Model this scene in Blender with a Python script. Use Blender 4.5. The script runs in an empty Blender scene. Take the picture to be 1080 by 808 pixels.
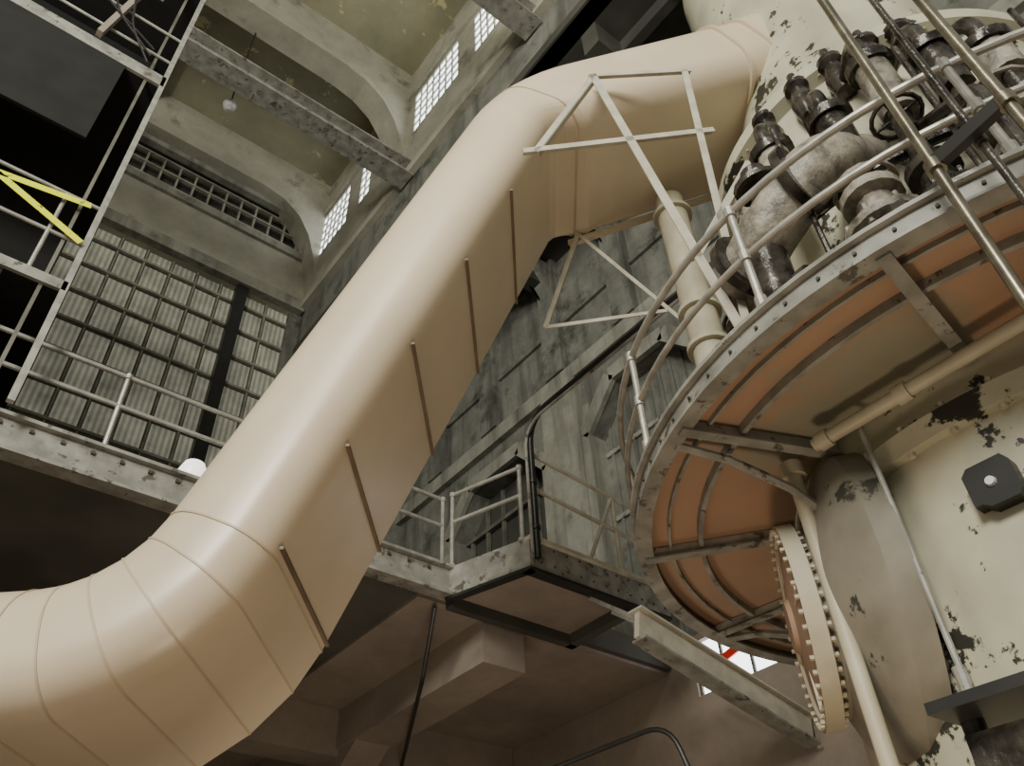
import bpy, bmesh, math, random
from mathutils import Vector, Matrix
random.seed(4)
Z0=1.7                      # eye height
HD=math.radians(49.7)       # azimuth the camera looks along
ch,sh=math.cos(HD),math.sin(HD)
def P(f,r,z): return Vector((f*ch+r*sh, f*sh-r*ch, z+Z0))   # machine frame (f = away, r = right)
def B(x,y,z): return Vector((x,y,z+Z0))                      # building frame
# ---------------------------------------------------------------- materials
def mat(name,c1,c2=None,scale=3,rough=.6,metal=0,peel=None,peel_t=.62,peel_scale=1.5,bump=.1,emis=None,es=0,stretch=(1,1,1),peel_w=.03,fine=.5,streak=0):
    m=bpy.data.materials.new(name); m.use_nodes=True
    nt=m.node_tree; b=nt.nodes['Principled BSDF']
    c2=c2 or tuple(x*.8 for x in c1)
    tc=nt.nodes.new('ShaderNodeTexCoord'); mp=nt.nodes.new('ShaderNodeMapping'); mp.inputs['Scale'].default_value=stretch
    nt.links.new(tc.outputs['Object'],mp.inputs['Vector'])
    n=nt.nodes.new('ShaderNodeTexNoise'); n.inputs['Scale'].default_value=scale; n.inputs['Detail'].default_value=8; n.inputs['Roughness'].default_value=fine
    nt.links.new(mp.outputs[0],n.inputs['Vector'])
    r=nt.nodes.new('ShaderNodeValToRGB'); r.color_ramp.elements[0].position=.35; r.color_ramp.elements[1].position=.65
    r.color_ramp.elements[0].color=(*c2,1); r.color_ramp.elements[1].color=(*c1,1)
    nt.links.new(n.outputs['Fac'],r.inputs['Fac']); out=r.outputs['Color']
    def overlay(out,col,t,sc,w,vec,rg):
        n2=nt.nodes.new('ShaderNodeTexNoise'); n2.inputs['Scale'].default_value=sc; n2.inputs['Detail'].default_value=10; n2.inputs['Roughness'].default_value=rg
        nt.links.new(vec,n2.inputs['Vector'])
        r2=nt.nodes.new('ShaderNodeValToRGB'); r2.color_ramp.elements[0].position=t; r2.color_ramp.elements[1].position=t+w
        nt.links.new(n2.outputs['Fac'],r2.inputs['Fac'])
        mx=nt.nodes.new('ShaderNodeMixRGB'); mx.inputs['Color2'].default_value=(*col,1)
        nt.links.new(r2.outputs['Color'],mx.inputs['Fac']); nt.links.new(out,mx.inputs['Color1']); return mx.outputs['Color']
    if streak:
        mp2=nt.nodes.new('ShaderNodeMapping'); mp2.inputs['Scale'].default_value=(2.2,2.2,.22); nt.links.new(tc.outputs['Object'],mp2.inputs['Vector'])
        out=overlay(out,tuple(x*.35 for x in c2),.48,1.0,.28,mp2.outputs[0],.6)
    if peel: out=overlay(out,peel,peel_t,peel_scale,peel_w,mp.outputs[0],.68)
    nt.links.new(out,b.inputs['Base Color'])
    b.inputs['Roughness'].default_value=rough; b.inputs['Metallic'].default_value=metal
    if bump:
        bp=nt.nodes.new('ShaderNodeBump'); bp.inputs['Strength'].default_value=bump; bp.inputs['Distance'].default_value=.03
        nt.links.new(n.outputs['Fac'],bp.inputs['Height']); nt.links.new(bp.outputs[0],b.inputs['Normal'])
    if emis:
        b.inputs['Emission Color'].default_value=(*emis,1); b.inputs['Emission Strength'].default_value=es
    return m
M={}
M['duct']=mat('duct_cream_paint',(.66,.555,.405),(.60,.50,.36),scale=1.2,rough=.34,bump=.03)
M['seam']=mat('duct_seam_paint',(.54,.44,.31),(.48,.385,.27),rough=.5)
M['rib']=mat('stiffener_brown',(.20,.14,.09),(.13,.095,.06),rough=.6)
M['cream']=mat('casing_cream_peeling',(.54,.52,.385),(.42,.40,.295),scale=2,rough=.5,peel=(.03,.03,.022),peel_t=.58,peel_scale=2.1,peel_w=.015)
M['cream2']=mat('cream_paint',(.50,.46,.34),(.40,.36,.26),scale=3,rough=.5)
M['salmon']=mat('deck_soffit_warm_lit_paint',(.42,.26,.165),(.33,.22,.15),scale=.9,rough=.5,peel=(.28,.265,.195),peel_t=.49,peel_scale=.42,peel_w=.08)  # orange of warm lamplight worked into the paint, patched with gray-green
M['steel']=mat('gray_painted_steel',(.31,.305,.265),(.18,.175,.15),scale=5,rough=.5,peel=(.09,.08,.065),peel_t=.58,peel_scale=6)
M['dish']=mat('dull_dish_paint',(.26,.24,.19),(.17,.155,.12),scale=2,rough=.5,peel=(.04,.04,.03),peel_t=.62,peel_scale=3)
M['rail']=mat('galvanised_rail',(.42,.41,.36),(.28,.275,.24),scale=8,rough=.42,metal=.35)
M['angle']=mat('angle_iron_paint',(.53,.50,.40),(.41,.38,.30),scale=6,rough=.5)
M['brass']=mat('worn_pole',(.30,.27,.20),(.17,.15,.11),scale=7,rough=.28,metal=.8)
M['black']=mat('black_steel',(.02,.019,.017),(.012,.012,.011),rough=.4)
M['matt']=mat('matt_black_shade_sheet',(.012,.012,.011),(.008,.008,.007),rough=.95)
M['oily']=mat('oily_black_iron',(.09,.078,.064),(.014,.012,.010),scale=7,rough=.25,metal=.4,bump=.8)
M['insul']=mat('lagged_pipe_gray',(.44,.40,.32),(.07,.06,.048),scale=5,rough=.35,bump=.9,fine=.65)
M['conc']=mat('old_concrete',(.21,.21,.18),(.115,.115,.096),scale=1.3,rough=.85,peel=(.04,.04,.033),peel_t=.55,peel_scale=.9,peel_w=.12,bump=.3,fine=.72,streak=1)
M['conc2']=mat('pilaster_concrete',(.31,.305,.255),(.20,.195,.16),scale=1.3,rough=.85,peel=(.09,.085,.07),peel_t=.56,peel_scale=.8,peel_w=.12,bump=.3,fine=.7,streak=1)
M['concl']=mat('light_concrete',(.41,.39,.31),(.29,.28,.22),scale=.9,rough=.85,bump=.2,peel=(.16,.15,.115),peel_t=.57,peel_scale=.7,peel_w=.12,fine=.68)
M['roof']=mat('roof_panel_yellowed',(.31,.29,.185),(.21,.20,.13),scale=.6,rough=.85,peel=(.52,.47,.26),peel_t=.61,peel_scale=1.1,peel_w=.02,fine=.7)
M['dark']=mat('dark_soffit_and_shade',(.07,.068,.055),(.035,.034,.028),scale=1,rough=.8)
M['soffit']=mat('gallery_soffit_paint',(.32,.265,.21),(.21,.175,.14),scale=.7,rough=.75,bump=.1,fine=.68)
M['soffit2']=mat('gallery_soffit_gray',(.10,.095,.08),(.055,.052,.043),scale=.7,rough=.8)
M['mull']=mat('window_muntin',(.36,.35,.28),(.22,.215,.175),scale=3,rough=.6)
M['mulld']=mat('dark_window_muntin',(.15,.145,.115),(.08,.078,.062),scale=3,rough=.6)
M['tape']=mat('caution_tape_yellow',(.80,.85,.02),(.70,.75,.02),rough=.4,bump=0,peel=(.02,.02,.02),peel_t=.60,peel_scale=14)
M['white']=mat('white_enamel',(.8,.8,.78),rough=.3)
M['globe']=mat('glowing_light_glimpse',(.9,.9,.85),rough=.3,emis=(1,.97,.9),es=1.5,bump=0)
M['red']=mat('red_bar',(.7,.03,.02),rough=.4)
M['floor']=mat('floor_concrete',(.30,.24,.19),(.22,.18,.15),scale=.6,rough=.8)
M['sky']=mat('daylight_glazing',(.8,.85,.9),rough=.3,emis=(.93,.96,1.0),es=4.0,bump=0)
def corr():
    m=bpy.data.materials.new('corrugated_wire_glass'); m.use_nodes=True; nt=m.node_tree; b=nt.nodes['Principled BSDF']
    tc=nt.nodes.new('ShaderNodeTexCoord'); w=nt.nodes.new('ShaderNodeTexWave'); w.bands_direction='X'; w.inputs['Scale'].default_value=2.3
    w.inputs['Distortion'].default_value=.3; nt.links.new(tc.outputs['Object'],w.inputs['Vector'])
    mr=nt.nodes.new('ShaderNodeMapRange'); mr.inputs['To Min'].default_value=.62; nt.links.new(w.outputs['Fac'],mr.inputs['Value'])
    n=nt.nodes.new('ShaderNodeTexNoise'); n.inputs['Scale'].default_value=.9; n.inputs['Detail'].default_value=7; n.inputs['Roughness'].default_value=.65; nt.links.new(tc.outputs['Object'],n.inputs['Vector'])
    mx=nt.nodes.new('ShaderNodeMath'); mx.operation='MULTIPLY'; nt.links.new(mr.outputs[0],mx.inputs[0]); nt.links.new(n.outputs['Fac'],mx.inputs[1])
    r=nt.nodes.new('ShaderNodeValToRGB'); r.color_ramp.elements[0].position=.2; r.color_ramp.elements[0].color=(.085,.085,.065,1); r.color_ramp.elements[1].color=(.34,.335,.26,1); r.color_ramp.elements[1].position=.6
    nt.links.new(mx.outputs[0],r.inputs['Fac']); nt.links.new(r.outputs[0],b.inputs['Base Color'])
    nt.links.new(r.outputs[0],b.inputs['Emission Color']); b.inputs['Emission Strength'].default_value=.5; b.inputs['Roughness'].default_value=.35
    return m
M['corr']=corr()
# ---------------------------------------------------------------- mesh builder
class Obj:
    def __init__(s,name): s.name=name; s.bm=bmesh.new(); s.mats=[]
    def mi(s,m):
        if m not in s.mats: s.mats.append(m)
        return s.mats.index(m)
    def face(s,vs,m):
        try: f=s.bm.faces.new(vs); f.material_index=s.mi(m); return f
        except ValueError: return None
    def poly(s,pts,m): return s.face([s.bm.verts.new(p) for p in pts],m)
    def hexa(s,p,m):
        v=[s.bm.verts.new(q) for q in p]
        for q in ((0,3,2,1),(4,5,6,7),(0,1,5,4),(1,2,6,5),(2,3,7,6),(3,0,4,7)): s.face([v[i] for i in q],m)
    def slab(s,quad,z0,z1,m): s.hexa([B(x,y,z0) for x,y in quad]+[B(x,y,z1) for x,y in quad],m)
    def box(s,a,b,m):   # building frame, z relative to eye
        x0,y0,z0=a;x1,y1,z1=b
        s.hexa([B(x0,y0,z0),B(x1,y0,z0),B(x1,y1,z0),B(x0,y1,z0),B(x0,y0,z1),B(x1,y0,z1),B(x1,y1,z1),B(x0,y1,z1)],m)
    def beam(s,a,b,w,h,m,up=Vector((0,0,1))):
        d=(b-a).normalized(); sd=d.cross(up)
        if sd.length<.05: sd=d.cross(Vector((1,0,0)))
        sd.normalize(); u=sd.cross(d).normalized()
        q=[]
        for c in (a,b):
            for i,j in ((-1,-1),(1,-1),(1,1),(-1,1)): q.append(c+sd*w/2*i+u*h/2*j)
        s.hexa(q,m)
    def angle(s,a,b,w,m,up=Vector((0,0,1)),t=.012):
        d=(b-a).normalized(); sd=d.cross(up)
        if sd.length<.05: sd=d.cross(Vector((1,0,0)))
        sd.normalize(); u=sd.cross(d).normalized()
        s.beam(a,b,w,t,m,up); s.beam(a+sd*w/2+u*w/2,b+sd*w/2+u*w/2,t,w,m,up)
    def tube(s,pts,r,m,seg=10,cap=True):
        n=len(pts); rs=r if isinstance(r,(list,tuple)) else [r]*n
        t0=(pts[1]-pts[0]).normalized(); nrm=t0.orthogonal().normalized(); rings=[]
        for i in range(n):
            t=(pts[min(i+1,n-1)]-pts[max(i-1,0)]).normalized()
            nrm=(nrm-t*nrm.dot(t)).normalized(); bn=t.cross(nrm)
            rings.append([s.bm.verts.new(pts[i]+(nrm*math.cos(2*math.pi*k/seg)+bn*math.sin(2*math.pi*k/seg))*rs[i]) for k in range(seg)])
        for i in range(n-1):
            for k in range(seg): s.face([rings[i][k],rings[i][(k+1)%seg],rings[i+1][(k+1)%seg],rings[i+1][k]],m)
        if cap: s.face(rings[0][::-1],m); s.face(rings[-1],m)
    def cyl(s,a,b,r,m,seg=16): s.tube([a,b],r,m,seg)
    def lathe(s,c,ax,prof,m,seg=24,mats=None,a0=0,a1=2*math.pi):
        ax=ax.normalized(); e=ax.orthogonal().normalized(); g=ax.cross(e)
        full=abs(a1-a0-2*math.pi)<1e-6; n=seg if full else seg+1; rings=[]
        for (r,z) in prof:
            rings.append([s.bm.verts.new(c+ax*z+(e*math.cos(a0+(a1-a0)*k/seg)+g*math.sin(a0+(a1-a0)*k/seg))*max(r,1e-4)) for k in range(n)])
        for i in range(len(prof)-1):
            mm=mats[i] if mats else m
            for k in range(seg): s.face([rings[i][k],rings[i][(k+1)%n],rings[i+1][(k+1)%n],rings[i+1][k]],mm)
    def done(s,sharp=35,smooth=True):
        me=bpy.data.meshes.new(s.name); bmesh.ops.recalc_face_normals(s.bm,faces=s.bm.faces)
        s.bm.to_mesh(me); s.bm.free()
        for m in s.mats: me.materials.append(M[m])
        if smooth:
            for p in me.polygons: p.use_smooth=True
            me.set_sharp_from_angle(angle=math.radians(sharp))
        o=bpy.data.objects.new(s.name,me); bpy.context.collection.objects.link(o); return o
def fillet(pts,R,n=6):
    out=[pts[0]]
    for i in range(1,len(pts)-1):
        a,b,c=pts[i-1],pts[i],pts[i+1]; d1=(a-b).normalized(); d2=(c-b).normalized(); ang=d1.angle(d2)
        t=R/math.tan(ang/2); t=min(t,(a-b).length*.49,(c-b).length*.49); p1=b+d1*t; p2=b+d2*t
        for k in range(n+1):
            q=k/n; out.append(p1*(1-q)**2+b*2*q*(1-q)+p2*q*q)
    out.append(pts[-1]); return out
UPV=Vector((0,0,1))
# ================================================================= BUILDING
XC,XW,YW=6.0,9.8,16.5
o=Obj('floor'); o.box((-20,-20,-1.9),(14,20,-1.7),'floor'); o.done(smooth=False)
o=Obj('wall_back')
o.box((-14,YW,-1.7),(10.2,YW+.4,6),'concl')
o.box((-14,YW,17.9),(10.2,YW+.4,20.4),'concl')
o.box((-14,YW,21.7),(10.2,YW+.4,25),'concl')
o.box((-14,YW-.25,17.9),(XC,YW,18.3),'conc2'); o.box((-14,YW-.12,20.15),(XC,YW,20.4),'conc2'); o.box((-14,YW-.3,21.7),(XC,YW,22.0),'conc2')
o.box((5.7,YW,6),(10.2,YW+.4,17.9),'conc'); o.box((5.5,YW,20.4),(10.2,YW+.4,21.7),'conc')
o.box((-14,YW,20.4),(-2.2,YW+.4,21.7),'concl')
o.done(smooth=False)
o=Obj('window_1')
o.poly([B(-14,YW+.2,6),B(5.7,YW+.2,6),B(5.7,YW+.2,17.9),B(-14,YW+.2,17.9)],'corr')
x=-14
while x<5.7:
    o.box((x-.05,YW+.15,6),(x+.05,YW+.2,17.9),'mulld'); o.box((x-.02,YW+.12,6),(x+.02,YW+.15,17.9),'mull'); x+=.68
z=6
while z<17.9:
    o.box((-14,YW+.13,z-.05),(5.7,YW+.2,z+.05),'mulld'); o.box((-14,YW+.09,z-.02),(5.7,YW+.13,z+.05),'mull'); z+=.95
for x in (-3.2,4.2): o.box((x-.16,YW-.15,6),(x+.16,YW+.1,17.9),'black')
o.done(smooth=False)
o=Obj('window_2')
o.poly([B(-2.2,YW+.3,20.4),B(5.5,YW+.3,20.4),B(5.5,YW+.3,21.7),B(-2.2,YW+.3,21.7)],'dark')
x=-2.2
while x<5.5: o.box((x-.03,YW+.0,20.4),(x+.03,YW+.1,21.7),'mull'); x+=.48
for z in (20.55,21.1,21.6): o.box((-2.2,YW-.02,z-.03),(5.5,YW+.1,z+.03),'mull')
o.box((-2.3,YW-.08,20.3),(5.6,YW,20.42),'black'); o.box((-2.3,YW-.08,21.66),(5.6,YW,21.8),'black')
o.done(smooth=False)
wins=[(14.2,16.2),(12.9,13.5),(8.5,10.6),(5.9,7.8),(2.8,4.8)]
ZA,ZB=20.0,21.9
o=Obj('wall_clerestory')
o.box((XC,-3,18.0),(XC+.4,YW,ZA),'concl'); o.box((XC,-3,ZB),(XC+.4,YW,25),'concl'); o.box((XC+.05,-3,16.3),(XC+.4,YW,18.0),'conc')  # lowest strip in darker concrete, its shadow put into the colour
edges=[YW]+[v for w in wins for v in (w[1],w[0])]+[-3]
for i in range(0,len(edges),2): o.box((XC,edges[i+1],ZA),(XC+.4,edges[i],ZB),'concl')
o.box((XC-.12,-3,18.0),(XC,YW,18.3),'concl'); o.box((XC-.10,-3,ZB+.15),(XC,YW,ZB+.4),'concl')
o.done(smooth=False)
o=Obj('window_3')
for a,b in wins:
    o.poly([B(XC+.03,a,ZA),B(XC+.03,b,ZA),B(XC+.03,b,ZB),B(XC+.03,a,ZB)],'sky')
    n=max(2,int((b-a)/.27))
    for k in range(n+1): y=a+(b-a)*k/n; o.box((XC-.01,y-.022,ZA),(XC+.03,y+.022,ZB),'mull')
    for k in range(6): z=ZA+(ZB-ZA)*k/5; o.box((XC-.01,a,z-.022),(XC+.03,b,z+.022),'mull')
o.done(smooth=False)
o=Obj('ceiling')
o.box((-16,-1,23.6),(XC,YW,24.0),'roof')
for y in (16.2,11.3,5.4,.4):
    w=.38
    prof=[(-16,23.6),(-16,21.9),(3.9,21.9),(4.6,21.75),(5.15,21.35),(5.55,20.7),(5.8,19.9),(6.0,19.0),(6.0,23.6)]
    v0=[B(px_,y-w,pz) for px_,pz in prof]; v1=[B(px_,y+w,pz) for px_,pz in prof]
    o.poly(v0,'concl'); o.poly(v1[::-1],'concl')
    for i in range(len(prof)):
        j=(i+1)%len(prof); o.poly([v0[i],v1[i],v1[j],v0[j]],'concl')
for x in (-9,-4.5,0,):
    o.box((x-.15,-1,23.0),(x+.15,YW,23.6),'concl')
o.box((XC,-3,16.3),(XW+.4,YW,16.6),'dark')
o.done(smooth=False)
o=Obj('tie_beam')
for y,z in ((10.75,18.2),(5.7,17.9)):
    o.box((-16,y-.28,z-.3),(XC,y+.28,z-.24),'steel'); o.box((-16,y-.28,z+.24),(XC,y+.28,z+.3),'steel'); o.box((-16,y-.03,z-.24),(XC,y+.03,z+.24),'steel')
o.done(smooth=False)
o=Obj('aisle_beam')
for y in (2.5,4.6,6.8,10,13):
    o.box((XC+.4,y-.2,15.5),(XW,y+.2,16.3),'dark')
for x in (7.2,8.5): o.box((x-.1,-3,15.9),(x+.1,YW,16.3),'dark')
o.done(smooth=False)
o=Obj('wall_right')
T_=.5
ops=[(6.1,9.1),(10.6,14.0)]
ztop=11.3
def wbox(y0,y1,z0,z1,m='conc',pr=0): o.box((XW-pr,y0,z0),(XW+T_,y1,z1),m)
wbox(-3,YW,ztop,16.3); wbox(-3,YW,-1.7,4.6,'soffit'); wbox(-3,6.2,4.6,5.5,'soffit'); wbox(7.7,YW,4.6,5.5,'soffit'); wbox(6.2,7.7,5.4,5.5,'soffit')
wbox(-3,6.1,5.5,ztop); wbox(9.1,10.6,5.5,ztop,'conc2'); wbox(14.0,YW,5.5,ztop)
for a,b in ops:
    for (y0,y1) in ((a,a+.8),(b,b-.8)):
        pr=[B(XW,y0,ztop),B(XW,y1,ztop),B(XW,y0,ztop-.9)]; pb=[p+Vector((T_,0,0)) for p in pr]
        o.poly(pr,'conc'); o.poly(pb,'conc'); o.poly([pr[1],pr[2],pb[2],pb[1]],'conc')
    pts=[B(XW-.06,a-.18,5.5),B(XW-.06,a-.18,ztop-.85),B(XW-.06,a+.75,ztop+.16),B(XW-.06,b-.75,ztop+.16),B(XW-.06,b+.18,ztop-.85),B(XW-.06,b+.18,5.5)]
    for p,q in zip(pts,pts[1:]): o.beam(p,q,.12,.34,'conc2',up=Vector((0,1,.3)))
    o.box((XW+T_,a-.6,5.0),(XW+T_+.1,b+.6,12),'dark')  # dark sheet closes the opening, painted as its unlit interior
wbox(9.3,10.4,5.5,12.1,'conc2',.18)
for y in (5.2,7.6,9.85,12.3,14.6): o.box((XW-.22,y-.3,12.5),(XW,y+.3,16.3),'conc')
wbox(-3,YW,12.1,12.5,'conc2',.16); wbox(-3,YW,14.0,14.15,'conc',.08)
for y in (5.2,7.6,9.85,12.3,14.6):
    o.hexa([B(XW-1.2,y-.2,16.2),B(XW,y-.2,16.2),B(XW,y+.2,16.2),B(XW-1.2,y+.2,16.2),B(XW-.9,y-.2,16.3),B(XW,y-.2,14.9),B(XW,y+.2,14.9),B(XW-.9,y+.2,16.3)],'conc')
o.done(smooth=False)
o=Obj('window_4')
o.box((XW+.36,6.1,5.5),(XW+.42,9.1,11.3),'conc')
for k in range(10):
    y=6.2+k*.3; o.box((XW+.32,y,5.5),(XW+.36,y+.07,11.2),'conc')
for z in (7,8.5,10): o.box((XW+.3,6.1,z-.05),(XW+.36,9.1,z+.05),'steel')
o.done(smooth=False)
o=Obj('window_6')
for k in range(6): y=10.8+k*.6; o.box((XW+.38,y-.04,5.5),(XW+.46,y+.04,11.2),'mulld')
for z in (7.2,8.9,10.4): o.box((XW+.36,10.6,z-.05),(XW+.48,14,z+.05),'mulld')
o.box((XW+.45,10.7,5.6),(XW+.49,13.9,7.1),'corr')
o.done(smooth=False)
o=Obj('gallery_tank')
o.lathe(B(7.0,8.9,5.51),UPV,[(.001,0),(.42,0),(.42,.45),(.38,.65),(.25,.82),(.001,.88)],'duct',seg=32)
o.done()
o=Obj('light_glimpse_globe')  # added glowing globe, stands for a glimpse of window light
o.lathe(B(2.15,8.45,5.51),UPV,[(.001,0),(.06,0),(.05,.18),(.10,.2),(.16,.3),(.17,.4),(.12,.52),(.001,.57)],'globe',seg=20)
o.done()
# ================================================================= GALLERY
o=Obj('gallery_floor')
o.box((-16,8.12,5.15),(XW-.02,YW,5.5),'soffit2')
o.slab([(5.58,8.12),(5.98,6.90),(7.76,6.90),(7.76,8.12)],5.17,5.5,'soffit')
o.box((5.2,8.22,5.10),(XW-.02,YW,5.15),'soffit')
o.box((-16,8.0,5.12),(5.56,8.12,5.52),'steel'); o.box((-16,7.93,5.10),(5.56,8.14,5.14),'steel'); o.box((-16,7.93,5.49),(5.56,8.14,5.53),'steel')
x=-15.8
while x<5.5:
    o.box((x-.02,7.975,5.4),(x+.02,8.0,5.44),'dark'); x+=.3
for x in (6.6,3.0,-.8,-4.5): o.box((x-.35,8.25,4.5),(x+.35,YW,5.12),'soffit')
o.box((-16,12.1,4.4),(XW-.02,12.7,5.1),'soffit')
o.slab([(5.52,8.05),(5.92,6.82),(5.99,6.84),(5.60,8.08)],5.10,5.52,'steel'); o.box((5.92,6.82,5.10),(8.4,6.90,5.52),'steel')
o.box((5.90,6.80,5.06),(8.4,6.96,5.10),'black'); o.slab([(5.50,8.05),(5.90,6.80),(6.02,6.84),(5.62,8.08)],5.06,5.10,'black'); o.box((7.66,6.96,5.02),(7.80,8.2,5.17),'dark'); o.box((5.62,8.08,5.02),(7.8,8.2,5.17),'dark')
o.box((5.9,6.76,5.48),(8.4,6.94,5.53),'angle')
x=6.1
while x<8.3: o.box((x-.012,6.81,5.2),(x+.012,6.82,5.225),'dark'); o.box((x-.012,6.81,5.42),(x+.012,6.82,5.445),'dark'); x+=.22
o.done(smooth=False)
o=Obj('gallery_column')
for x,y in ((6.6,13.6),(3.0,13.6)):
    o.hexa([B(x-.3,y-.3,-1.7),B(x+.3,y-.3,-1.7),B(x+.3,y+.3,-1.7),B(x-.3,y+.3,-1.7),B(x-.3,y-.3,4.6),B(x+.3,y-.3,4.6),B(x+.3,y+.3,4.6),B(x-.3,y+.3,4.6)],'soffit')
    o.hexa([B(x-.3,y-.3,3.4),B(x+.3,y-.3,3.4),B(x+.3,y-.28,3.4),B(x-.3,y-.28,3.4),B(x-.3,y-2.2,4.6),B(x+.3,y-2.2,4.6),B(x+.3,y-.28,4.6),B(x-.3,y-.28,4.6)],'soffit')
o.done(smooth=False)
def railing(name,pts,h=1.12,mid=(.58,),post=1.6,r=.028,m='rail',z=5.5,loop=False):
    o=Obj(name)
    for hh in (h,)+tuple(mid): o.tube([B(x,y,zz+hh) for x,y,zz in pts],r,m,8)
    for (a,b) in zip(pts,pts[1:]):
        a=Vector(a);b=Vector(b); L=(b-a).length; n=max(1,round(L/post))
        for k in range(n+1):
            q=a+(b-a)*k/n; o.cyl(B(*q),B(q.x,q.y,q.z+h+.02),r,m,8); o.cyl(B(*q),B(q.x,q.y,q.z+.04),r*2.2,m,8)
            o.cyl(B(q.x,q.y,q.z+h-.03),B(q.x,q.y,q.z+h+.03),r*1.5,m,8)
    return o.done()
railing('gallery_railing',[(-12,8.06,5.53),(5.45,8.06,5.53)],h=1.05,mid=(.62,),post=2.2)
railing('landing_railing',[(5.57,8.0,5.52),(5.93,6.95,5.52)],h=1.15,mid=(.7,),post=1.2)
o=Obj('bridge_railing')
for h in (1.42,.85): o.tube([B(6.1,6.87,5.5+h),B(8.3,6.87,5.3+h),B(9.6,6.87,5.0+h)],.03,'angle',8)
for x in (6.1,7.6): o.cyl(B(x,6.87,5.53),B(x,6.87,6.92-.1*(x-5.98)),.03,'angle',8)
o.tube([B(7.0,6.87,5.53),B(7.6,6.87,6.8)],.03,'angle',8)
o.done()
o=Obj('bridge_girder')
g0,g1=B(6.76,6.0,4.24),B(9.7,6.0,3.58); dz=Vector((0,0,.18))
o.beam(g0,g1,.08,.34,'angle'); o.beam(g0+dz,g1+dz,.22,.03,'angle'); o.beam(g0-dz,g1-dz,.22,.03,'steel')
for k in range(8): 
    q=g0.lerp(g1,.05+k/8); o.beam(q+Vector((0,.83,.75)),q+Vector((0,0,.1)),.05,.05,'steel')
o.done(smooth=False)
o=Obj('steam_line_pipe')
o.tube(fillet([B(5.98,6.74,5.2),B(5.98,6.74,7.40),B(5.98,3.6,7.40)],.45,8),.045,'black',12)
o.tube(fillet([B(5.90,6.74,5.2),B(5.90,6.74,7.24),B(5.90,3.6,7.24)],.4,8),.022,'steel',8)
for z in (5.6,6.3): o.cyl(B(5.98,6.74,z),B(5.98,6.74,z+.05),.06,'black',12)
o.done()
o=Obj('ceiling_conduit')
o.tube(fillet([B(5.45,8.2,5.02),B(5.74,8.9,4.35),B(7.28,11.8,4.35),B(7.7,12.4,4.3)],.3),.03,'black',8)
o.done()
o=Obj('conduit_loop')
o.tube(fillet([P(9.6,-.8,2.6),P(9.6,1.55,3.35),P(9.6,1.85,2.3)],.3),.03,'black',8); o.done()
o=Obj('window_5')
o.poly([B(XW+.1,6.2,4.6),B(XW+.1,7.7,4.6),B(XW+.1,7.7,5.4),B(XW+.1,6.2,5.4)],'sky')
o.beam(B(XW+.04,6.25,5.2),B(XW+.04,7.6,4.9),.03,.12,'red')
for y in (6.2,6.7,7.2,7.68): o.box((XW+.05,y-.02,4.6),(XW+.09,y+.02,5.4),'mulld')
o.done(smooth=False)
# ================================================================= LEFT TOWER
o=Obj('boiler_platform_tower')
X1=.12; Y1=7.75
o.box((X1-.05,Y1-.05,5.5),(X1+.02,Y1+.02,16),'rail'); o.box((X1-.26,Y1+.0,5.5),(X1-.22,Y1+.04,16),'mulld')
for z,h in ((7.1,.14),(11.6,.25),(15.2,.3)):
    o.box((-8,Y1,z),(X1,Y1+3.5,z+h),'matt'); o.box((-8,Y1-.05,z),(X1,Y1,z+h),'steel')
o.box((-8,Y1+1.0,5.5),(-.28,Y1+1.05,7.1),'matt'); o.box((-8,Y1+2.0,7.2),(-.1,Y1+2.06,15.2),'matt')  # black panels here and below paint in the tower's dark interior
o.box((-8,Y1,5.5),(-.5,Y1+.06,7.1),'matt')
o.box((-8,Y1-.05,9.7),(-.42,Y1+.0,11.6),'matt')
for z in (7.9,8.6): o.tube([B(-8,Y1-.02,z),B(X1,Y1-.02,z)],.025,'rail',8)
for x in (-2,-.3): o.cyl(B(x,Y1-.02,7.2),B(x,Y1-.02,8.6),.025,'rail',8)
o.tube([B(X1,Y1,7.2),B(X1,Y1+2,7.2)],.03,'rail',8)
for z in (12.3,13.0): o.tube([B(-8,Y1-.02,z),B(X1,Y1-.02,z)],.025,'rail',8)
o.box((-8,Y1-.1,13.8),(-.4,Y1-.02,14.1),'concl'); o.beam(B(-3,Y1-.1,12.2),B(-.3,Y1-.1,14.5),.05,.05,'steel')
o.beam(B(-.9,Y1-.1,11.9),B(-.5,Y1-.1,15.2),.12,.08,'soffit')
for k in range(3): o.tube(fillet([B(-1.6+.25*k,Y1-.15,15.4),B(-1.2+.3*k,Y1-.2,12.8-.2*k),B(-.2,Y1-.15,12.2-.2*k)],1.0),.018,'black',6)
o.done(smooth=False)
o=Obj('caution_tape')
for a,b in (((-1.6,8.25),(-.02,8.5)),((-1.4,8.5),(.05,7.85))):
    o.beam(B(a[0],Y1-.1,a[1]),B(b[0],Y1-.1,b[1]),.006,.09,'tape')
o.done(smooth=False)
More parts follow.
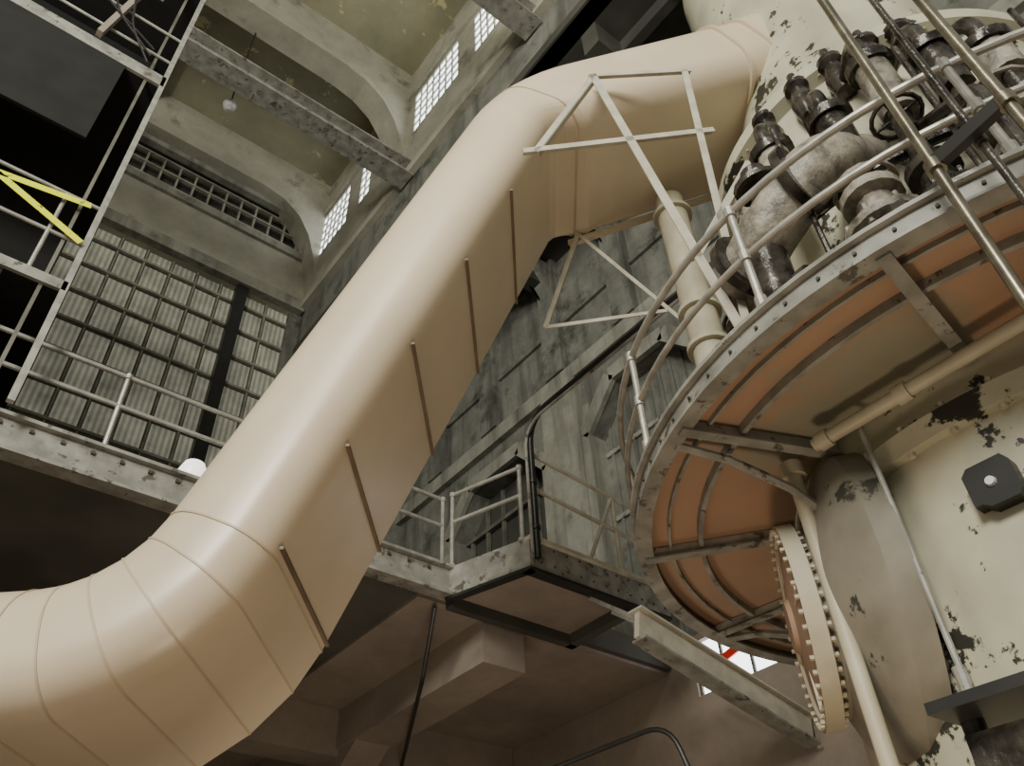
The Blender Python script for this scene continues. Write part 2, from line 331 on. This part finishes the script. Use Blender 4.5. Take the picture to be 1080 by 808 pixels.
# ================================================================= DUCT
FD=5.15
def dpt(r,z,e): return P(FD+e,r,z)
straight=Vector((.397,.918))
C1=Vector((-2.37,2.37)); C2=C1+straight*((8.35-2.35)/.918)
path2=[Vector((-9,2.33)),C1,C2,Vector((3.75,9.72))]
NE=5
def fil2(pts,R,ns):
    out=[pts[0]]
    for i in range(1,len(pts)-1):
        a,b,c=pts[i-1],pts[i],pts[i+1]; d1=(a-b).normalized(); d2=(c-b).normalized(); ang=d1.angle(d2)
        t=R[i-1]/math.tan(ang/2); bis=(d1+d2).normalized(); cen=b+bis*(R[i-1]/math.sin(ang/2))
        p1=b+d1*t-cen; p2=b+d2*t-cen; tot=p1.angle(p2); sg=1 if (p1.x*p2.y-p1.y*p2.x)>0 else -1
        for k in range(ns[i-1]+1):
            a_=sg*tot*k/ns[i-1]; out.append(cen+Vector((p1.x*math.cos(a_)-p1.y*math.sin(a_),p1.x*math.sin(a_)+p1.y*math.cos(a_))))
    out.append(pts[-1]); return out
axis=fil2(path2,[1.08,1.5],[NE,8])
nb=NE+2
HT,HB,EN,EF=.37,.60,-.78,.88
def hbs(i):
    if i<nb: return HB
    k=min(1,(i-nb)/5); k=k*k*(3-2*k); return HB+.30*k if i<len(axis)-1 else HB+.26
def section(g=0,n=9,hb=HB):
    pts=[]
    for cx,cy,a0,rr in ((EF-.42,HT-.42,0,.42),(EN+.58,HT-.58,90,.58),(EN+.30,-hb+.30,180,.30),(EF-.08,-hb+.08,270,.08)):
        for k in range(n+1):
            a=math.radians(a0+90*k/n); pts.append((cx+(rr+g)*math.cos(a),cy+(rr+g)*math.sin(a)))
    return pts
def loft(o,ax,m,g=0,closed_ends=True,hb=None):
    rings=[]
    for i,p in enumerate(ax):
        d0=(p-ax[i-1]).normalized() if i>0 else (ax[1]-p).normalized()
        d1=(ax[i+1]-p).normalized() if i<len(ax)-1 else d0
        t=(d0+d1).normalized(); k=1/max(.3,t.dot(d0)); nrm=Vector((-t.y,t.x))
        ring=[]
        for e,h in section(g,hb=hb(i) if callable(hb) else (hb or HB)):
            q=p+nrm*h*k; ring.append(o.bm.verts.new(dpt(q.x,q.y,e)))
        rings.append(ring)
    for a,b in zip(rings,rings[1:]):
        n=len(a)
        for k in range(n): o.face([a[k],a[(k+1)%n],b[(k+1)%n],b[k]],m)
    if closed_ends: o.face(rings[0],m); o.face(rings[-1][::-1],m)
    return rings
o=Obj('ventilation_duct')
loft(o,axis,'duct',hb=hbs)
def seam(p,t,w=.007,g=.004,m='seam',hb=HB):
    t=t.normalized(); loft(o,[p-t*w,p+t*w],m,g=g,hb=hb)
for i in list(range(1,NE+2))+[nb+3]:
    p=axis[i]; d0=(p-axis[i-1]).normalized(); t=(d0+(axis[i+1]-p).normalized()).normalized(); seam(p,t,hb=hbs(i)+(.0 if i<nb else .01),g=.008)
for x in (-8,-6.6,-5.3,-4.1): seam(Vector((x,2.33)),Vector((1,0)))
nu=Vector((.918,-.397))
for z in (2.95,3.75,4.72,5.7,6.68):
    base=C1+straight*((z-2.35)/.918); q=base+nu*(HB+.01)+straight*(.08)
    o.beam(dpt(q.x,q.y,-.60),dpt(q.x,q.y,.84),.028,.022,'rib',up=Vector((0,0,1)))
pe=axis[-1]; te=(axis[-1]-axis[-2]).normalized(); nn=Vector((-te.y,te.x))
for d in (1.35,1.0):
    q=pe-te*d; loft(o,[q-te*.02,q+te*.02],'duct',g=.04,hb=HB+.28)
qa=axis[nb+5]-nn*(HB+.30); qb=pe-te*.2-nn*(HB+.27); o.beam(dpt(qa.x,qa.y,EF),dpt(qb.x,qb.y,EF),.06,.07,'duct')
rA=[];rB=[];rC=[]
for (e,h) in section(.01,hb=HB+.27):
    for L_,(d,k1,k2) in zip((rA,rB,rC),((-1.0,1,1),(-.5,1.10,1.12),(-.05,1.25,1.35))):
        a=pe+te*d+nn*h*k2; L_.append(o.bm.verts.new(dpt(a.x,a.y,e*k1)))
n=len(rA)
for A_,B_ in ((rA,rB),(rB,rC)):
    for k in range(n): o.face([A_[k],A_[(k+1)%n],B_[(k+1)%n],B_[k]],'duct')
o.done(sharp=11)
o=Obj('duct_support_frame')
F=4.2
def L(a,b,f=F,f2=None,w=.06,m='angle'): o.angle(P(f,a[0],a[1]),P(f2 or f,b[0],b[1]),w,m,up=Vector((ch,sh,0)))
L((.95,7.93),(2.0,7.93)); L((.99,7.95),(1.78,3.47),w=.075); L((.99,7.9),(.33,6.6)); L((1.93,7.95),(1.66,3.47)); L((.22,6.62),(2.0,6.8),w=.07); L((1.5,5.0),(2.2,6.25))
L((.85,7.62),(.37,6.1),5.95,w=.045); L((.85,7.6),(1.9,5.9),5.95,w=.045); L((.37,6.1),(1.65,6.25),5.95,w=.045)
o.done(smooth=False)
# ================================================================= TURBINE
AX=P(5.13,4.04,0)
def T(rho,psi,z): a=math.radians(psi); return P(5.13+rho*math.cos(a),4.04+rho*math.sin(a),z)
RO=3.17; HP=3.4
o=Obj('turbine_casing')
prof=[(1.95,-1.7),(1.95,2.9),(2.03,2.9),(2.03,3.05),(1.95,3.05),(1.95,3.9),(1.80,3.95),(1.80,4.6),(1.92,4.6),(1.92,4.75),(1.68,4.8),(1.68,6.9),(1.8,6.95),(1.8,7.1),(1.55,7.3),(1.32,7.8),(1.25,8.4),(1.25,12.2),(.8,12.6),(.01,12.7)]
o.lathe(AX,UPV,prof,'cream',seg=96)
for z,r,n in ((2.97,1.98,44),(4.67,1.86,40),(7.02,1.72,36)):
    for k in range(n):
        p=T(r+.02,360*k/n,z-.10); o.cyl(p,p+UPV*.22,.022,'cream2',6)
o.done(sharp=30)
o=Obj('bolted_nozzle_flange')
c=P(5.2,1.84,2.39); nax=P(5.13+.24,4.04-1.0,0)-AX; nax.normalize()
o.lathe(c,nax,[(1.05,-.55),(1.05,-.40),(.98,-.30),(.60,-.12),(.58,-.08),(.66,-.06),(.66,-.0),(.66,.05),(.58,.05),(.565,.03),(.18,.07),(.16,.10),(.001,.10)],'cream2',seg=64,
   mats=['dish','dish','dish','dish','cream2','cream2','cream2','salmon','cream2','salmon','salmon','salmon'])
e1=nax.cross(UPV).normalized()
for k in range(44):
    a=2*math.pi*k/44; p=c+(e1*math.cos(a)+UPV*math.sin(a))*.625
    o.cyl(p-nax*.09,p+nax*.075,.016,'cream2',6)
for a in (0,math.pi/2):
    d=e1*math.cos(a)+UPV*math.sin(a); o.beam(c-d*.56+nax*.045,c+d*.56+nax*.045,.025,.025,'cream2',up=nax)
o.done(sharp=30)
o=Obj('turbine_ring_platform')
o.lathe(AX,UPV,[(1.97,HP-.04),(RO-.02,HP-.04),(RO-.02,HP),(1.97,HP),(1.97,HP-.04)],'salmon',seg=96)
o.lathe(AX,UPV,[(RO-.10,HP-.14),(RO+.02,HP-.14),(RO+.02,HP-.12),(RO,HP-.12),(RO,HP+.0),(RO+.04,HP+.0),(RO+.04,HP+.03),(RO-.03,HP+.03),(RO-.03,HP-.12),(RO-.10,HP-.12),(RO-.10,HP-.14)],'steel',seg=96)
for rr,w,dz in ((2.68,.035,.07),(2.92,.02,.04)):
    o.lathe(AX,UPV,[(rr,HP-.04-dz),(rr+w,HP-.04-dz),(rr+w,HP-.04),(rr,HP-.04),(rr,HP-.04-dz)],'steel',seg=96)
for k in range(12):
    a=k*30+12; p0=T(1.97,a,HP-.10); p1=T(RO-.03,a,HP-.10)
    o.beam(p0,p1,.02,.10,'steel'); o.beam(p0-UPV*.05,p1-UPV*.05,.08,.015,'steel')
for k in range(6):
    a=k*60+15
    o.tube([T(1.95,a,HP-.85),T(2.08,a,HP-.62),T(2.35,a,HP-.38),T(2.75,a,HP-.2),T(3.1,a,HP-.13)],.032,'steel',8)
for k in range(90):
    o.cyl(T(RO-.005,k*4,HP-.06),T(RO+.012,k*4,HP-.06),.012,'dark',6)
o.done(sharp=30)
o=Obj('platform_handrail')
N=96
def ringtube(rho,z,r,m,a0=0,a1=360):
    n=int(N*(a1-a0)/360); o.tube([T(rho,a0+(a1-a0)*k/n,z) for k in range(n+1)],r,m,10)
ringtube(RO,HP+.92,.026,'rail'); ringtube(RO,HP+.48,.023,'rail')
for k in range(14):
    a=k*360/14+3; o.cyl(T(RO,a,HP+.03),T(RO,a,HP+.94),.025,'rail',10)
    for z in (.07,.48,.92): o.cyl(T(RO,a,HP+z-.04),T(RO,a,HP+z+.04),.038,'rail',10)
o.done()
o=Obj('hanger_pole')
for f,r,rad,m in ((2.33,2.08,.028,'brass'),(2.0,2.29,.028,'brass'),(2.19,2.24,.02,'oily')):
    o.cyl(P(f,r,-1.7),P(f,r,12),rad,m,14)
    for z in (1.2,3.3,6.5): o.cyl(P(f,r,z),P(f,r,z+.07),rad*1.6,m,14)
o.beam(P(2.0,2.29,3.35),P(2.33,2.08,3.35),.05,.08,'black')
o.done()
o=Obj('platform_support_pipe')
o.cyl(P(4.6,1.85,-1.7),P(4.6,1.85,3.25),.05,'cream2',16); o.cyl(P(4.6,1.85,3.15),P(4.6,1.85,3.25),.08,'cream2',16)
o.tube([P(4.25,1.9,3.15),P(3.0,3.0,3.15),P(2.6,3.9,3.15)],.045,'cream2',14)
for q in (.02,.35): 
    a=P(4.25,1.9,3.15).lerp(P(3.0,3.0,3.15),q); b=P(4.25,1.9,3.15).lerp(P(3.0,3.0,3.15),q+.05); o.cyl(a,b,.062,'cream2',14)
o.done()
o=Obj('casing_conduit')
o.tube([P(4.08,2.14,3.2),P(4.08,2.14,1.6),P(4.05,2.12,1.3),P(4.05,2.1,-1.7)],.018,'steel',8)
o.cyl(P(4.05,2.12,1.3),P(4.05,2.12,1.6),.035,'steel',10)
o.tube(fillet([P(4.2,1.75,-1.7),P(4.2,1.75,.9),P(3.5,2.2,1.15),P(3.2,2.5,1.2)],.3),.035,'steel',10)
o.tube(fillet([P(4.4,1.6,-1.7),P(4.4,1.6,.6),P(3.6,2.1,.95),P(3.2,2.5,.95)],.3),.028,'cream2',10)
o.done()
o=Obj('wall_switch_plate')
d=P(3.74,2.53,0)-AX; d.z=0; d.normalize()
c=AX+d*2.0; c.z=2.47+Z0
sd=d.cross(UPV)
pl=[(-.13,-.10),(-.10,-.13),(.05,-.13),(.09,-.10),(.13,-.10),(.13,.09),(.09,.13),(-.10,.13),(-.13,.08)]
fr=[c+sd*a+UPV*b+d*.05 for a,b in pl]; bk=[c+sd*a+UPV*b-d*.05 for a,b in pl]
vf=[o.bm.verts.new(v) for v in fr]; vb=[o.bm.verts.new(v) for v in bk]; o.face(vf,'black'); o.face(vb[::-1],'black')
for k in range(len(pl)): o.face([vf[k],vb[k],vb[(k+1)%len(pl)],vf[(k+1)%len(pl)]],'black')
o.lathe(c+d*.05,d,[(.03,0),(.025,.02),(.001,.022)],'white',seg=12)
o.done(sharp=20)
o=Obj('black_drip_shelf')
q=[P(3.59,1.67,1.22),P(3.0,2.25,1.22),P(3.35,2.55,1.22),P(3.85,2.0,1.22)]
o.hexa(q+[v+UPV*.05 for v in q],'black')
o.beam(P(3.7,1.85,1.0),P(3.2,2.35,1.0),.05,.32,'oily')
for f,r in ((3.7,1.9),(3.25,2.3)): o.cyl(P(f,r,-1.7),P(f,r,1.22),.05,'black',12)
o.done(smooth=False)
o=Obj('vertical_steam_riser')
o.cyl(P(5.8,1.93,HP+.01),P(5.8,1.93,7.9),.17,'cream2',24)
for z in (3.6,5.0,5.5,6.0,7.6): o.cyl(P(5.8,1.93,z),P(5.8,1.93,z+.05),.22,'cream2',24)
o.done()
# valve gear
o=Obj('steam_valve_gear')
def valve(psi,rho,s,m,h=1.6,hw=True):
    c=T(rho,psi,HP)
    o.lathe(c,UPV,[(.0,.01),(.16*s,.01),(.16*s,.05),(.10*s,.07),(.10*s,.25),(.19*s,.34),(.24*s,.5),(.19*s,.66),(.12*s,.74),(.22*s,.76),(.22*s,.83),(.13*s,.86),(.10*s,1.1),(.16*s,1.12),(.16*s,1.2),(.07*s,1.22),(.05*s,h),(.0,h)],m,seg=16)
    for k in range(8):
        a=2*math.pi*k/8; p=c+Vector((math.cos(a),math.sin(a),0))*.19*s; o.cyl(p+UPV*.72,p+UPV*.90,.02,m,6)
    a=c+UPV*.5; b=T(1.75,psi,HP+.5); o.cyl(a,b,.12*s,m,12); o.cyl(T(1.98,psi,HP+.5),T(1.9,psi,HP+.5),.2*s,m,14)
    if hw:
        w=c+UPV*(h-.05); o.tube([w+Vector((math.cos(t*math.pi/8),math.sin(t*math.pi/8),0))*.16*s for t in range(17)],.018,m,6)
        for t in range(4): o.cyl(w,w+Vector((math.cos(t*math.pi/2),math.sin(t*math.pi/2),0))*.16*s,.012,m,6)
for psi,rho,s,m,h in ((188,2.3,1.2,'oily',1.5),(199,2.35,1.5,'insul',1.5),(212,2.25,1.1,'oily',1.9),(222,2.3,1.3,'insul',1.35),(256,2.25,1.0,'oily',1.3)):
    valve(psi,rho,s,m,h)
def arc(rho,a0,a1,z,n=14): return [T(rho,a0+(a1-a0)*k/n,z) for k in range(n+1)]
o.tube(arc(2.62,186,240,HP+.42),.15,'insul',16); 
for k in range(4): 
    a=190+k*14; o.tube(arc(2.62,a,a+1.6,HP+.42,2),.19,'oily',16)
# big lagged elbow beside the rail
big=fillet([T(1.7,252,HP+1.2),T(2.45,249,HP+1.25),T(2.5,238,HP+1.35),T(2.45,226,HP+1.65),T(1.8,221,HP+2.1)],.35,6)
o.tube(big,.22,'insul',20)
o.tube(fillet([T(2.5,240,HP+1.35),T(2.5,241,HP+.6),T(2.5,241,HP+.01)],.1),[.20]*2+[.17]*7,'oily',16) if False else o.cyl(T(2.5,240,HP+1.3),T(2.5,241,HP+.01),.15,'oily',16)
for a in (229,244): o.tube(arc(2.49,a,a+1.6,HP+(1.57 if a<235 else 1.30),2),.29,'oily',18)
o.cyl(T(2.5,236,HP+1.4),T(2.55,236,HP+1.95),.10,'oily',14); o.cyl(T(2.55,236,HP+1.75),T(2.56,236,HP+1.8),.18,'oily',14)
o.tube(arc(2.0,190,235,HP+1.75),.05,'oily',8)
for i,psi in enumerate((192,201,211,222,235)):
    hs=2.1+.15*(i%3)
    o.tube(fillet([T(2.2,psi,HP+1.7),T(2.25,psi,HP+hs+.6),T(1.6,psi+6,HP+hs+.85)],.3),.065,'oily',12)
    o.cyl(T(2.2,psi,HP+1.9),T(2.22,psi,HP+hs+.2),.13,'oily' if i%2 else 'insul',14); o.cyl(T(2.2,psi,HP+hs+.15),T(2.22,psi,HP+hs+.23),.18,'oily',14)
    if i%2==0: o.cyl(T(2.4,psi-4,HP),T(2.4,psi-4,HP+2.4),.022,'oily',8)
    o.lathe(T(1.75,psi+5,HP+3.3),UPV,[(.001,-.25),(.09,-.22),(.12,0),(.08,.2),(.12,.24),(.12,.3),(.05,.33),(.04,.5),(.001,.5)],'oily',seg=14)
    o.cyl(T(1.2,psi+5,HP+3.3),T(1.8,psi+5,HP+3.3),.05,'oily',10)
o.tube(fillet([T(2.8,205,HP+.01),T(2.8,205,HP+1.1),T(2.1,210,HP+1.8),T(1.6,211,HP+2.0)],.3),.045,'oily',8)
o.done(sharp=40)
o=Obj('pendant_lamp')
c=B(1.6,11.6,18.2)
o.cyl(c+UPV*.2,c+UPV*5.2,.02,'black',6); o.lathe(c,UPV,[(.001,-.18),(.12,-.14),(.16,0),(.12,.1),(.05,.16),(.001,.2)],'white',seg=14)
o.done()
# ================================================================= LIGHT
def area(name,loc,tgt,size,e,col):
    l=bpy.data.lights.new(name,'AREA'); l.shape='SQUARE'; l.size=size; l.energy=e; l.color=col
    ob=bpy.data.objects.new(name,l); bpy.context.collection.objects.link(ob); ob.location=loc
    ob.rotation_euler=(Vector(tgt)-Vector(loc)).to_track_quat('-Z','Y').to_euler(); return ob
area('assumed_window_light',(-9,-4,11),P(5,-.5,5),4,2700,(1,.975,.885))  # unseen light added behind the camera for assumed hall windows, none modelled
area('hall_high_fill',(-7,-3,17),B(1,13,20),4,1400,(1,1,.85))  # unseen fill added to brighten the upper hall, no fixture there
area('assumed_floor_warm_light',P(3.2,.4,-1.2),T(2.6,235,3.4),.8,60,(1,.78,.55))  # warm source assumed below the ring deck, no lamp built here
area('assumed_gallery_warm_light',B(4,6,.0),B(7.5,10,5),2,70,(1,.86,.70))  # added warm light under the gallery, its source only assumed
w=bpy.data.worlds.new('World'); bpy.context.scene.world=w; w.use_nodes=True
w.node_tree.nodes['Background'].inputs[0].default_value=(1,.975,.86,1); w.node_tree.nodes['Background'].inputs[1].default_value=.36
# ================================================================= CAMERA
p=math.radians(42)
Fv=Vector((math.cos(p)*ch,math.cos(p)*sh,math.sin(p))); R=Vector((sh,-ch,0)); U=R.cross(Fv)
cr=R*.99846-U*.0555; cu=R*.0555+U*.99846
cd=bpy.data.cameras.new('camera'); cd.sensor_width=36; cd.lens=29.1; cd.clip_end=200
co=bpy.data.objects.new('camera',cd); bpy.context.collection.objects.link(co)
m=Matrix((( cr.x,cu.x,-Fv.x,0),(cr.y,cu.y,-Fv.y,0),(cr.z,cu.z,-Fv.z,Z0),(0,0,0,1)))
co.matrix_world=m
bpy.context.scene.camera=co
